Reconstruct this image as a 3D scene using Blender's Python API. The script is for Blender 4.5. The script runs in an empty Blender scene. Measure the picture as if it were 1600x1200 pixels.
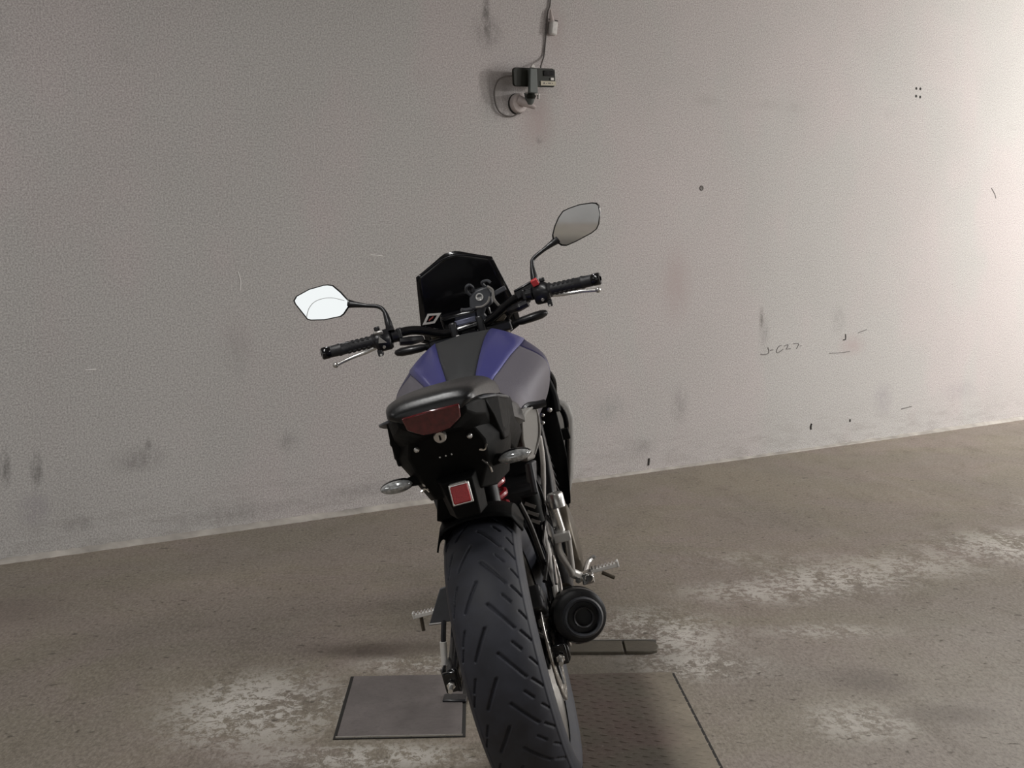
import bpy, math, random
import numpy as np
from mathutils import Vector, Matrix, Euler, Quaternion
random.seed(7); np.random.seed(7)
R = math.radians
sc = bpy.context.scene
col = sc.collection

# ------------------------------------------------------------------ camera, world, exposure, large lights
cd = bpy.data.cameras.new('camera'); cam = bpy.data.objects.new('camera', cd); col.objects.link(cam)
cd.sensor_width = 36.0; cd.lens = 45.0; cd.clip_start = 0.05
cam.matrix_world = Matrix.Translation((0, 0, 1.1718)) @ Matrix.Rotation(R(90 - 6.09), 4, 'X') @ Matrix.Rotation(R(-0.51), 4, 'Z')
sc.camera = cam
vs = sc.view_settings
vs.view_transform = 'Standard'; vs.look = 'None'; vs.gamma = 1.0; vs.use_curve_mapping = False; vs.exposure = 0.0

world = bpy.data.worlds.new('sky'); sc.world = world; world.use_nodes = True
bg = world.node_tree.nodes['Background']; bg.inputs[0].default_value = (0.97, 0.985, 0.985, 1); bg.inputs[1].default_value = 1.02

def area(name, loc, target, sx, sy, power, color):
    l = bpy.data.lights.new(name, 'AREA'); l.shape = 'RECTANGLE'; l.size = sx; l.size_y = sy; l.energy = power; l.color = color
    o = bpy.data.objects.new(name, l); col.objects.link(o); o.location = loc
    o.rotation_euler = (Vector(target) - Vector(loc)).to_track_quat('-Z', 'Y').to_euler()
    return o
area('gateway_daylight', (8.6, 5.8, 1.75), (1.5, 6.4, 1.6), 3.8, 2.5, 165, (1.0, 0.97, 0.935))
LAMPS = ((-0.9, 2.1, 44, 'above the motorcycle'), (-4.4, 0.6, 40, 'further left, added as fill'), (6.0, 6.3, 140, 'near the bright right end of the wall'), (3.4, 2.2, 82, 'added to brighten the floor right of the motorcycle'))  # unseen ceiling tubes; the second and fourth are added as fill
for lx, ly, lp, _ in LAMPS: area('tube_glow', (lx, ly, 3.02), (lx, ly, 0), 0.16, 2.4, lp, (1.0, 0.985, 0.965))
area('added_flood_glow', (6.55, 6.75, 2.72), (4.75, 9.0, 2.0), 0.34, 0.22, 190, (1.0, 0.975, 0.93))  # added light, brightens the upper right of the wall
area('mirror_fill_glow', (0.4, -6.9, 2.3), (0.4, -9.0, 2.25), 1.6, 0.12, 105, (1.0, 0.985, 0.965))  # added behind the viewer so the right mirror reflects a lit wall

# ------------------------------------------------------------------ tagging and mesh helpers
def tag(o, label=None, cat=None, group=None, kind=None):
    if label: o['label'] = label
    if cat: o['category'] = cat
    if group: o['group'] = group
    if kind: o['kind'] = kind
    return o
def empty(name, loc=(0, 0, 0), rot=(0, 0, 0), label=None, cat=None, group=None):
    o = bpy.data.objects.new(name, None); col.objects.link(o); o.empty_display_size = 0.1
    o.location = loc; o.rotation_euler = rot
    return tag(o, label, cat, group)

class MB:
    def __init__(s): s.v = []; s.f = []
    def add(s, vs_, fs):
        b = len(s.v); s.v += [tuple(map(float, p)) for p in vs_]; s.f += [tuple(i + b for i in f) for f in fs]; return s
    def box(s, c, d, rot=None, taper=None):
        x, y, z = (k / 2 for k in d); c = Vector(c); m = Euler(rot).to_matrix() if rot else Matrix.Identity(3)
        pts = []
        for dz in (-1, 1):
            k = taper if (taper and dz > 0) else 1
            for dx, dy in ((-1, -1), (1, -1), (1, 1), (-1, 1)): pts.append(c + m @ Vector((dx * x * k, dy * y * k, dz * z)))
        return s.add(pts, [(3, 2, 1, 0), (4, 5, 6, 7), (0, 1, 5, 4), (1, 2, 6, 5), (2, 3, 7, 6), (3, 0, 4, 7)])
    def loft(s, rings, closed=True, cap=True):
        n = len(rings[0]); vs_ = [p for r in rings for p in r]; fs = []
        for i in range(len(rings) - 1):
            for j in range(n if closed else n - 1):
                k = (j + 1) % n
                fs.append((i * n + j, i * n + k, (i + 1) * n + k, (i + 1) * n + j))
        if cap and closed:
            fs.append(tuple(reversed(range(n)))); fs.append(tuple(range((len(rings) - 1) * n, len(rings) * n)))
        return s.add(vs_, fs)
    def lathe(s, prof, o, ax, n=40, loop=False):          # prof: (radius, height along ax)
        o = Vector(o); q = Vector((0, 0, 1)).rotation_difference(Vector(ax).normalized()); rings = []
        pr = list(prof) + ([prof[0]] if loop else [])
        for r, h in pr:
            rings.append([o + q @ Vector((r * math.cos(2 * math.pi * k / n), r * math.sin(2 * math.pi * k / n), h)) for k in range(n)])
        return s.loft(rings, True, not loop)
    def cyl(s, a, b, r0, r1=None, n=20):
        a, b = Vector(a), Vector(b); r1 = r0 if r1 is None else r1
        return s.lathe([(r0, 0), (r1, (b - a).length)], a, b - a, n)
    def tube(s, pts, r, n=10, sub=6, flat=1.0):
        P = [Vector(p) for p in pts]
        rr = list(r) if isinstance(r, (list, tuple)) else [r] * len(P)
        if sub > 1 and len(P) > 2:
            Q = []; qr = []
            for i in range(len(P) - 1):
                p0, p1, p2, p3 = P[max(i - 1, 0)], P[i], P[i + 1], P[min(i + 2, len(P) - 1)]
                for k in range(sub):
                    t = k / sub
                    Q.append(0.5 * ((2 * p1) + (p2 - p0) * t + (2 * p0 - 5 * p1 + 4 * p2 - p3) * t * t + (3 * p1 - p0 - 3 * p2 + p3) * t ** 3))
                    qr.append(rr[i] * (1 - t) + rr[i + 1] * t)
            Q.append(P[-1]); qr.append(rr[-1]); P, rr = Q, qr
        T = [(P[min(i + 1, len(P) - 1)] - P[max(i - 1, 0)]).normalized() for i in range(len(P))]
        u = T[0].orthogonal().normalized(); rings = []
        for i, p in enumerate(P):
            if i: u = (T[i - 1].rotation_difference(T[i]) @ u).normalized()
            w = T[i].cross(u)
            rings.append([p + (u * math.cos(2 * math.pi * k / n) + w * math.sin(2 * math.pi * k / n) * flat) * rr[i] for k in range(n)])
        return s.loft(rings)
    def prism(s, poly, off):
        a = [Vector(p) for p in poly]; off = Vector(off)
        return s.loft([a, [p + off for p in a]])
    def ball(s, c, r, n=14):
        c = Vector(c); r = Vector(r) if isinstance(r, (tuple, list)) else Vector((r, r, r)); rings = []
        for i in range(1, n):
            t = math.pi * i / n
            rings.append([c + Vector((r.x * math.sin(t) * math.cos(2 * math.pi * k / n), r.y * math.sin(t) * math.sin(2 * math.pi * k / n), r.z * math.cos(t))) for k in range(n)])
        return s.loft(rings)
    def build(s, name, mat, parent=None, bev=0, ang=38, smooth=True, label=None, kind=None, solid=0, sub=0):
        me = bpy.data.meshes.new(name); me.from_pydata(s.v, [], s.f); me.update()
        import bmesh
        bm = bmesh.new(); bm.from_mesh(me); bmesh.ops.recalc_face_normals(bm, faces=bm.faces[:]); bm.to_mesh(me); bm.free()
        if smooth:
            me.polygons.foreach_set('use_smooth', [True] * len(me.polygons)); me.set_sharp_from_angle(angle=R(ang))
        me.materials.append(mat)
        o = bpy.data.objects.new(name, me); col.objects.link(o); o.parent = parent
        if sub:
            m = o.modifiers.new('smooth', 'SUBSURF'); m.levels = m.render_levels = sub
        if solid:
            m = o.modifiers.new('thickness', 'SOLIDIFY'); m.thickness = solid; m.offset = 0
        if bev:
            m = o.modifiers.new('bevel', 'BEVEL'); m.width = bev; m.segments = 2; m.limit_method = 'ANGLE'; m.angle_limit = R(40)
        tag(o, label, None, None, kind)
        return o

# ------------------------------------------------------------------ materials
class NT:
    def __init__(s, name):
        s.m = bpy.data.materials.new(name); s.m.use_nodes = True; s.t = s.m.node_tree; s.n = s.t.nodes; s.b = s.n['Principled BSDF']
    def L(s, a, b): s.t.links.new(a, b)
    def inp(s, sock, v):
        if isinstance(v, bpy.types.NodeSocket): s.L(v, sock)
        else: sock.default_value = v
    def coord(s, kind='Object'): return s.n.new('ShaderNodeTexCoord').outputs[kind]
    def mapping(s, v, scale=(1, 1, 1), loc=(0, 0, 0)):
        m = s.n.new('ShaderNodeMapping'); s.L(v, m.inputs[0]); m.inputs['Scale'].default_value = scale; m.inputs['Location'].default_value = loc; return m.outputs[0]
    def noise(s, v, scale, detail=3, rough=0.55, dist=0):
        n = s.n.new('ShaderNodeTexNoise'); s.L(v, n.inputs['Vector']); n.inputs['Scale'].default_value = scale; n.inputs['Detail'].default_value = detail
        n.inputs['Roughness'].default_value = rough; n.inputs['Distortion'].default_value = dist; return n.outputs[0]
    def rng(s, v, a, b, c=0, d=1, smooth=False):
        n = s.n.new('ShaderNodeMapRange'); s.inp(n.inputs[0], v)
        for i, k in enumerate((a, b, c, d)): n.inputs[i + 1].default_value = k
        if smooth: n.interpolation_type = 'SMOOTHSTEP'
        return n.outputs[0]
    def math(s, op, a, b=0.0):
        n = s.n.new('ShaderNodeMath'); n.operation = op; s.inp(n.inputs[0], a); s.inp(n.inputs[1], b); return n.outputs[0]
    def mix(s, f, a, b, mode='MIX'):
        n = s.n.new('ShaderNodeMix'); n.data_type = 'RGBA'; n.blend_type = mode; s.inp(n.inputs[0], f)
        for k, v in ((6, a), (7, b)):
            if isinstance(v, tuple) and len(v) == 3: v = v + (1,)
            s.inp(n.inputs[k], v)
        return n.outputs[2]
    def blob(s, v, c, r, soft=1.0):                       # mask 1 at c falling to 0 at radii r
        a = s.n.new('ShaderNodeVectorMath'); a.operation = 'SUBTRACT'; s.L(v, a.inputs[0]); a.inputs[1].default_value = c
        d = s.n.new('ShaderNodeVectorMath'); d.operation = 'DIVIDE'; s.L(a.outputs[0], d.inputs[0]); d.inputs[1].default_value = r
        l = s.n.new('ShaderNodeVectorMath'); l.operation = 'LENGTH'; s.L(d.outputs[0], l.inputs[0])
        return s.rng(l.outputs['Value'], 1.0, 1.0 - soft, 0, 1, True)
    def bump(s, h, strength, dist=0.002):
        b = s.n.new('ShaderNodeBump'); b.inputs['Strength'].default_value = strength; b.inputs['Distance'].default_value = dist
        s.inp(b.inputs['Height'], h); s.L(b.outputs[0], s.b.inputs['Normal'])
    def fin(s, color=None, rough=None, metal=0, coat=0, spec=None):
        if color is not None: s.inp(s.b.inputs['Base Color'], color + (1,) if isinstance(color, tuple) else color)
        if rough is not None: s.inp(s.b.inputs['Roughness'], rough)
        s.b.inputs['Metallic'].default_value = metal; s.b.inputs['Coat Weight'].default_value = coat; s.b.inputs['Coat Roughness'].default_value = 0.08
        if spec is not None: s.b.inputs['Specular IOR Level'].default_value = spec
        return s.m

def pm(name, c, rough=0.5, metal=0.0, coat=0.0, var=0.12, scale=60, bump=0.0, spec=None):
    t = NT(name); v = t.coord(); n = t.noise(v, scale, 3)
    k = t.rng(n, 0.3, 0.7, 1 - var, 1 + var)
    colr = t.mix(1.0, c, t.mix(k, (0, 0, 0), (1, 1, 1)), 'MULTIPLY') if False else t.mix(t.rng(n, 0.3, 0.7), tuple(x * (1 - var) for x in c), tuple(min(1, x * (1 + var)) for x in c))
    if bump: t.bump(n, bump, 0.001)
    return t.fin(colr, t.rng(n, 0.3, 0.7, max(0, rough - 0.05), min(1, rough + 0.05)), metal, coat, spec)

M = {}
M['tyre'] = pm('tyre_rubber', (0.025, 0.027, 0.037), 0.62, var=0.35, scale=22, bump=0.25)
M['black'] = pm('black_plastic', (0.0055, 0.0058, 0.0060), 0.55, var=0.3, spec=0.10)
M['satin'] = pm('satin_black_metal', (0.009, 0.009, 0.011), 0.34, 0.0, 0.12, spec=0.4)
M['gloss'] = pm('gloss_black', (0.005, 0.005, 0.006), 0.16, 0.0, 0.25, spec=0.4)
M['rubber'] = pm('grip_rubber', (0.018, 0.018, 0.020), 0.45, var=0.25, scale=200, bump=0.3)
M['seat'] = pm('seat_vinyl', (0.0075, 0.008, 0.009), 0.33, var=0.2, scale=260, bump=0.2)
M['blue'] = pm('blue_metallic_paint', (0.060, 0.062, 0.235), 0.42, 0.35, 0.12, var=0.15, scale=700)
M['navy'] = pm('graphite_matte_paint', (0.135, 0.126, 0.148), 0.55, 0.25, 0.0, var=0.18, scale=500)
M['panel'] = pm('black_grained_panel', (0.028, 0.030, 0.032), 0.55, var=0.2, scale=400, bump=0.2)
M['greyplas'] = pm('grey_plastic', (0.235, 0.225, 0.210), 0.5, var=0.08, scale=200)
M['shroud'] = pm('pale_grey_plastic', (0.30, 0.29, 0.275), 0.5, var=0.06)
M['alu'] = pm('bare_aluminium', (0.62, 0.61, 0.59), 0.30, 0.9, var=0.08)
M['pale'] = pm('pale_satin_metal', (0.66, 0.645, 0.62), 0.35, 0.25, var=0.06)
M['tankdark'] = pm('deep_blue_paint', (0.026, 0.024, 0.075), 0.42, 0.2, 0.1, var=0.15, scale=500)
M['steel'] = pm('polished_steel', (0.80, 0.79, 0.77), 0.16, 1.0, var=0.05)
M['chrome'] = pm('chrome', (0.88, 0.88, 0.87), 0.08, 1.0, var=0.02)
M['cast'] = pm('cast_engine_metal', (0.022, 0.022, 0.024), 0.5, 0.3, var=0.2)
M['darkmetal'] = pm('dark_exhaust_metal', (0.010, 0.010, 0.011), 0.42, 0.2, var=0.3)
M['bronze'] = pm('brown_fork_metal', (0.10, 0.085, 0.065), 0.4, 0.6)
M['rim'] = pm('rim_metal', (0.085, 0.078, 0.070), 0.38, 0.6, var=0.1)
M['disc'] = pm('brake_disc_steel', (0.50, 0.48, 0.45), 0.30, 1.0, var=0.12, scale=120)
M['red'] = pm('red_plastic', (0.62, 0.055, 0.06), 0.4)
M['reflect'] = pm('red_reflector', (0.42, 0.035, 0.040), 0.35, var=0.25, scale=500, bump=0.4)
M['redlens'] = pm('dark_red_lens', (0.105, 0.010, 0.012), 0.16, 0, 0.8, var=0.3, scale=90)
M['spring'] = pm('red_spring_paint', (0.30, 0.012, 0.02), 0.35, 0, 0.3)
M['clear'] = pm('clear_lamp_lens', (0.36, 0.37, 0.37), 0.14, 0.35, 0.6, var=0.45, scale=140)
M['white'] = pm('white_print', (0.75, 0.73, 0.71), 0.5)
M['redprint'] = pm('red_print', (0.45, 0.10, 0.09), 0.5)
M['mount'] = pm('mount_plastic', (0.055, 0.058, 0.066), 0.45)
M['barpad'] = pm('blue_grey_clamp', (0.14, 0.15, 0.22), 0.35, 0.3)
M['dark'] = pm('joint_dirt', (0.022, 0.020, 0.018), 0.9)
M['cable'] = pm('grey_cable', (0.10, 0.088, 0.082), 0.6)
M['plug'] = pm('pale_plug_plastic', (0.50, 0.48, 0.46), 0.5)
M['device'] = pm('olive_black_case', (0.014, 0.015, 0.011), 0.5, spec=0.2)
M['holder'] = pm('grey_green_holder', (0.075, 0.085, 0.080), 0.55)
M['cream'] = pm('cream_label', (0.42, 0.38, 0.29), 0.6)
M['pinkish'] = pm('pinkish_white_plastic', (0.46, 0.40, 0.385), 0.5)
M['concrete'] = pm('plain_concrete', (0.36, 0.35, 0.34), 0.9, var=0.1, scale=3)
M['fillet'] = pm('mortar_fillet', (0.36, 0.335, 0.305), 0.9, var=0.3, scale=7, bump=0.5)
M['pencil'] = pm('pencil_grey', (0.16, 0.15, 0.145), 0.9)
t = NT('mirror_silver'); v = t.coord(); n = t.noise(v, 40, 2)
M['mirror'] = t.fin((0.90, 0.92, 0.92), t.rng(n, 0.3, 0.7, 0.02, 0.05), 1.0)
t = NT('dimmed_mirror_silver'); v = t.coord(); n = t.noise(v, 40, 2)
M['mirror2'] = t.fin((0.78, 0.81, 0.83), t.rng(n, 0.3, 0.7, 0.02, 0.05), 1.0)  # same mirror silver, darkened so its reflection comes out dimmer
t = NT('lamp_tube'); t.b.inputs['Emission Color'].default_value = (0.95, 0.98, 1, 1); t.b.inputs['Emission Strength'].default_value = 6.0
M['lamp'] = t.fin((0.8, 0.8, 0.8), 0.4)

# wall plaster: object coordinates are metres along the wall (x) and up (z)
WA = Vector((-1.945, 4.75, 0)); WROT = R(34.803)
def plaster():
    t = NT('painted_plaster'); v = t.coord()
    big = t.noise(v, 0.9, 4, 0.6, 0.4); mid = t.noise(v, 5.0, 9, 0.72); fine = t.noise(v, 150, 4, 0.85); tint = t.noise(t.mapping(v, (1, 1, 0.55), (7, 3, 2)), 1.5, 3, 0.6)
    c = t.mix(t.rng(tint, 0.42, 0.60, 0, 1, True), (0.402, 0.388, 0.376), (0.428, 0.384, 0.380))
    c = t.mix(t.rng(big, 0.35, 0.68, 0, 0.45, True), c, (0.345, 0.335, 0.322))
    c = t.mix(t.rng(mid, 0.50, 0.78, 0, 0.35, True), c, (0.36, 0.345, 0.33))
    c = t.mix(t.rng(mid, 0.42, 0.24, 0, 0.35, True), c, (0.47, 0.455, 0.44))
    c = t.mix(t.rng(fine, 0.50, 0.60, 0, 0.75), c, (0.255, 0.242, 0.236))
    c = t.mix(t.rng(fine, 0.50, 0.40, 0, 0.7), c, (0.58, 0.56, 0.545))
    rag = t.noise(t.mapping(v, (1, 1, 0.45)), 26, 8, 0.85)
    def stain(cn, r, colr, amt, lo=0.38, hi=0.6):
        nonlocal c
        m = t.math('MULTIPLY', t.blob(v, (cn[0], 0, cn[1]), (r[0], 50, r[1]), 1.0), t.rng(rag, lo, hi, 0, amt))
        c = t.mix(m, c, colr)
    for s in STAINS: stain(*s)
    # grime creeping up from the floor joint
    sep = t.n.new('ShaderNodeSeparateXYZ'); t.L(v, sep.inputs[0])
    g = t.math('MULTIPLY', t.rng(sep.outputs[2], 0.0, 0.30, 1, 0, True), t.rng(t.noise(t.mapping(v, (0.6, 1, 2.6)), 8, 6, 0.75), 0.46, 0.70, 0, 0.55))
    c = t.mix(g, c, (0.235, 0.22, 0.20))
    # old formwork line
    ln = t.math('MULTIPLY', t.rng(t.math('ABSOLUTE', t.math('SUBTRACT', sep.outputs[2], 1.93)), 0.0, 0.05, 0.35, 0, True), t.rng(t.noise(v, 2.3, 3), 0.5, 0.6))
    c = t.mix(ln, c, (0.30, 0.285, 0.27))
    t.bump(t.math('ADD', t.math('MULTIPLY', mid, 0.7), t.math('MULTIPLY', fine, 0.35)), 0.35, 0.004)
    return t.fin(c, 0.85, spec=0.25)
DK = (0.15, 0.14, 0.135); PK = (0.37, 0.31, 0.302); PU = (0.27, 0.25, 0.265)
STAINS = [  # (along wall, height), radii, colour, amount
    ((0.036, 0.36), (0.03, 0.10), (0.10, 0.095, 0.09), 1.0), ((0.150, 0.345), (0.035, 0.10), (0.10, 0.095, 0.09), 1.0), ((0.138, 0.19), (0.09, 0.10), PU, 0.8),
    ((0.542, 0.342), (0.16, 0.08), DK, 0.6), ((0.588, 0.385), (0.025, 0.055), DK, 0.9), ((1.196, 0.352), (0.07, 0.07), DK, 0.5), ((0.983, 0.763), (0.10, 0.17), (0.27, 0.255, 0.245), 0.6),
    ((2.244, 2.24), (0.035, 0.14), (0.08, 0.075, 0.07), 1.0), ((2.25, 2.16), (0.12, 0.12), DK, 0.7), ((2.315, 1.90), (0.15, 0.15), (0.24, 0.23, 0.225), 0.7, 0.30, 0.5), ((2.29, 1.82), (0.14, 0.10), DK, 0.4),
    ((2.531, 1.767), (0.15, 0.22), PK, 0.8, 0.30, 0.5), ((2.64, 2.22), (0.10, 0.20), PK, 0.6, 0.3, 0.5), ((2.541, 1.68), (0.03, 0.03), DK, 0.9),
    ((3.42, 0.97), (0.15, 0.28), PK, 0.7, 0.30, 0.5), ((3.447, 0.33), (0.09, 0.15), DK, 0.5), ((4.05, 0.772), (0.03, 0.09), (0.11, 0.10, 0.09), 0.9), ((4.07, 0.69), (0.06, 0.13), DK, 0.5),
    ((4.80, 0.58), (0.17, 0.09), PK, 0.7, 0.3, 0.5), ((4.678, 0.736), (0.09, 0.13), DK, 0.35), ((5.09, 0.24), (0.13, 0.14), PU, 0.7), ((5.835, 0.243), (0.25, 0.09), PU, 0.5), ((2.96, 0.35), (0.16, 0.12), (0.27, 0.275, 0.265), 0.7),
    ((1.53, 0.10), (0.35, 0.05), DK, 0.45), ((0.95, 0.07), (0.5, 0.06), DK, 0.45), ((0.3, 0.11), (0.10, 0.05), DK, 0.5), ((3.17, 0.13), (0.15, 0.08), DK, 0.5)]
M['wall'] = plaster()

def floor_mat():
    t = NT('worn_concrete_floor'); v = t.coord()
    st = t.mapping(v, (1.0, 0.42, 1))
    big = t.noise(v, 0.8, 4, 0.6, 0.5); mid = t.noise(st, 5.5, 9, 0.78, 0.3); fine = t.noise(st, 110, 5, 0.85); tint = t.noise(t.mapping(v, (1, 1, 1), (3, 9, 0)), 1.6, 4, 0.65, 0.6)
    c = t.mix(t.rng(tint, 0.38, 0.62, 0, 1, True), (0.250, 0.216, 0.168), (0.262, 0.216, 0.188))
    c = t.mix(t.rng(big, 0.36, 0.66, 0, 0.55, True), c, (0.185, 0.168, 0.138))
    c = t.mix(t.rng(mid, 0.50, 0.74, 0, 0.6, True), c, (0.155, 0.130, 0.104))
    c = t.mix(t.rng(mid, 0.44, 0.24, 0, 0.6, True), c, (0.32, 0.285, 0.235))
    grey = t.blob(v, (1.9, 2.9, 0), (1.9, 1.7, 5), 0.9)
    c = t.mix(t.math('MULTIPLY', grey, 0.75), c, t.mix(t.rng(mid, 0.35, 0.65), (0.38, 0.36, 0.335), (0.285, 0.265, 0.242)))
    c = t.mix(t.rng(fine, 0.51, 0.61, 0, 0.42), c, (0.085, 0.072, 0.06))
    c = t.mix(t.rng(fine, 0.49, 0.40, 0, 0.38), c, (0.42, 0.38, 0.33))
    lime = t.noise(t.mapping(v, (0.85, 0.75, 1)), 40, 7, 0.85, 0.6)
    for cn, r, amt in LIME:
        m = t.math('MULTIPLY', t.blob(v, (cn[0], cn[1], 0), (r[0], r[1], 50), 0.9), t.rng(t.math('ADD', lime, t.math('MULTIPLY', t.math('SUBTRACT', mid, 0.5), 0.7)), 0.515, 0.475, 0, amt, True))
        c = t.mix(m, c, (0.60, 0.57, 0.525))
    pit = t.noise(t.mapping(v, (0.7, 1, 1), (2, 5, 0)), 46, 2, 0.5, 0.5); c = t.mix(t.rng(pit, 0.655, 0.72, 0, 0.8), c, (0.075, 0.062, 0.05))
    for cn, r, colr, amt in SPILL_AND_SHADOW:
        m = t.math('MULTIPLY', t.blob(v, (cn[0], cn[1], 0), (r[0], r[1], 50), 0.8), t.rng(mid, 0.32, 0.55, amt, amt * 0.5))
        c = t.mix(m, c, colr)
    t.bump(t.math('ADD', mid, t.math('MULTIPLY', fine, 0.4)), 0.5, 0.006)
    return t.fin(c, t.rng(mid, 0.3, 0.7, 0.55, 0.8), spec=0.35)
LIME = [((-0.66, 3.18), (0.34, 0.42), 0.9), ((-0.33, 2.86), (0.40, 0.12), 0.8), ((-0.25, 3.52), (0.28, 0.12), 0.8), ((0.42, 3.78), (0.36, 0.40), 0.85), ((0.50, 3.48), (0.30, 0.18), 0.7), ((0.85, 4.25), (0.40, 0.22), 0.7), ((1.12, 4.40), (0.40, 0.30), 0.75),
        ((2.1, 4.85), (0.70, 0.45), 0.85), ((2.75, 5.55), (0.7, 0.45), 0.85), ((1.45, 4.6), (0.4, 0.3), 0.5), ((0.85, 3.05), (0.22, 0.2), 0.6), ((0.95, 3.8), (0.3, 0.12), 0.5), ((0.9, 4.7), (0.5, 0.2), 0.3)]
SPILL_AND_SHADOW = [((-0.40, 3.66), (0.36, 0.12), (0.075, 0.056, 0.045), 1.0), ((0.15, 3.5), (0.45, 0.35), (0.11, 0.098, 0.078), 0.8), ((0.95, 3.35), (0.16, 0.16), (0.10, 0.08, 0.075), 0.6), ((1.08, 3.1), (0.18, 0.10), (0.12, 0.105, 0.095), 0.6), ((-1.7, 4.1), (0.3, 0.3), (0.13, 0.10, 0.085), 0.5), ((-0.05, 2.72), (0.25, 0.16), (0.11, 0.075, 0.05), 0.6)]  # first patch paints the bike's cast shadow, second the dark under it, rest stains
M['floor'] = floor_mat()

def cover_mat(name, base, wet):
    t = NT(name); v = t.coord(); mid = t.noise(v, 7, 6, 0.7, 0.3); fine = t.noise(v, 90, 4, 0.75)
    c = t.mix(t.rng(mid, 0.35, 0.65), base, tuple(k * 0.72 for k in base))
    c = t.mix(t.rng(fine, 0.50, 0.72, 0, 0.55), c, tuple(k * 0.5 for k in base))
    if wet:
        d = t.blob(v, (-0.06, 0.15, 0), (0.20, 1.3, 5), 0.55)
        c = t.mix(t.math('MULTIPLY', d, 0.75), c, t.mix(t.rng(t.noise(v, 4, 3), 0.4, 0.6), (0.085, 0.052, 0.050), (0.085, 0.075, 0.058)))
        d2 = t.blob(v, (0.0, -0.35, 0), (0.14, 0.35, 5), 0.6); c = t.mix(t.math('MULTIPLY', d2, 0.7), c, (0.075, 0.055, 0.054))
    t.bump(t.math('ADD', mid, t.math('MULTIPLY', fine, 0.6)), 0.4, 0.004)
    return t.fin(c, 0.62, spec=0.35)
M['hatch'] = cover_mat('grey_hatch_steel', (0.172, 0.152, 0.146), False)
M['chequer'] = cover_mat('worn_chequer_plate', (0.27, 0.235, 0.185), True)
M['strip'] = cover_mat('dark_strip_steel', (0.125, 0.110, 0.084), False)

# ------------------------------------------------------------------ the setting
def struct(name, mb, m, loc=(0, 0, 0), rotz=0, bev=0):
    o = mb.build(name, m, None, bev=bev, smooth=False, kind='structure'); o.location = loc; o.rotation_euler = (0, 0, rotz); return o
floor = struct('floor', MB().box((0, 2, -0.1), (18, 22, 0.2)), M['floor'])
wall = struct('wall_back', MB().box((2.5, 0.1, 1.6), (22, 0.2, 3.2)), M['wall'], WA, WROT)
struct('ceiling', MB().box((0, 2, 3.3), (18, 22, 0.2)), M['concrete'])
struct('wall_left', MB().box((-9.1, -4.2, 1.6), (0.2, 9.6, 3.2)), M['concrete'])
struct('wall_right', MB().box((9.1, -2.6, 1.6), (0.2, 12.8, 3.2)).box((9.1, 10.4, 1.6), (0.2, 5.2, 3.2)).box((9.1, 5.8, 3.05), (0.2, 4.0, 0.3)), M['concrete'])
struct('wall_front', MB().box((-8.0, -9.1, 1.6), (2.0, 0.2, 3.2)).box((4.0, -9.1, 1.6), (10.0, 0.2, 3.2)).box((-4.0, -9.1, 3.05), (6.2, 0.2, 0.3)), M['concrete'])
# mortar fillet along the foot of the wall
mb = MB(); rings = []
for i in range(-100, 441):
    s = i * 0.03
    h = 0.014 + 0.006 * math.sin(s * 1.1) + random.uniform(-0.003, 0.003); d = 0.018 + 0.008 * math.sin(s * 1.3 + 1) + random.uniform(-0.003, 0.003)
    rings.append([(s, 0.01, -0.01), (s, 0.01, h + 0.006), (s, -0.006, h), (s, -d, 0.005), (s, -d - 0.006, -0.01)])
mb.loft(rings); fil = mb.build('baseboard_back', M['fillet'], None, smooth=False, kind='structure'); fil.location = WA; fil.rotation_euler = (0, 0, WROT)

def on_wall(name, mb, m, label=None, bev=0, **k): return mb.build(name, m, wall, bev=bev, label=label, **k)
# drilled holes, scratches and the pencil scribble on the plaster
for s, z in ((5.330, 2.095), (5.368, 2.095), (5.330, 2.050), (5.368, 2.047)):
    on_wall('anchor_hole', MB().cyl((s, 0.02, z), (s, -0.0015, z), 0.0085, n=10), M['dark'])
on_wall('anchor_hole', MB().lathe([(0.014, 0), (0.012, 0.004), (0.006, 0.001)], (3.593, 0, 1.473), (0, -1, 0), 12), M['cable'])
def mark(name, pts, r, m): on_wall(name, MB().tube([(s, -0.0004, z) for s, z in pts], r, 6, 4), m)
for pts, r in (([(0.993, 1.081), (1.003, 1.041), (0.999, 1.004)], 0.0022), ([(1.616, 1.145), (1.676, 1.139)], 0.0020), ([(0.351, 0.713), (0.393, 0.713)], 0.0018)): mark('scratch', pts, r, M['white'])
for pts, r in (([(6.098, 1.52), (6.133, 1.484), (6.148, 1.456)], 0.003), ([(4.607, 0.547), (4.70, 0.545), (4.783, 0.548)], 0.0022), ([(4.853, 0.654), (4.927, 0.67)], 0.0025), ([(5.26, 0.17), (5.357, 0.178)], 0.0032)): mark('crack', pts, r, M['pencil'])
for pts, r in (([(4.465, 0.148), (4.459, 0.132), (4.461, 0.115)], 0.006), ([(3.234, 0.072), (3.232, 0.05), (3.23, 0.036)], 0.0055), ([(4.795, 0.146), (4.795, 0.131)], 0.005), ([(4.722, 0.619), (4.742, 0.622), (4.741, 0.652)], 0.0035)): mark('chip', pts, r, M['dark'])
mb = MB()
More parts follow.
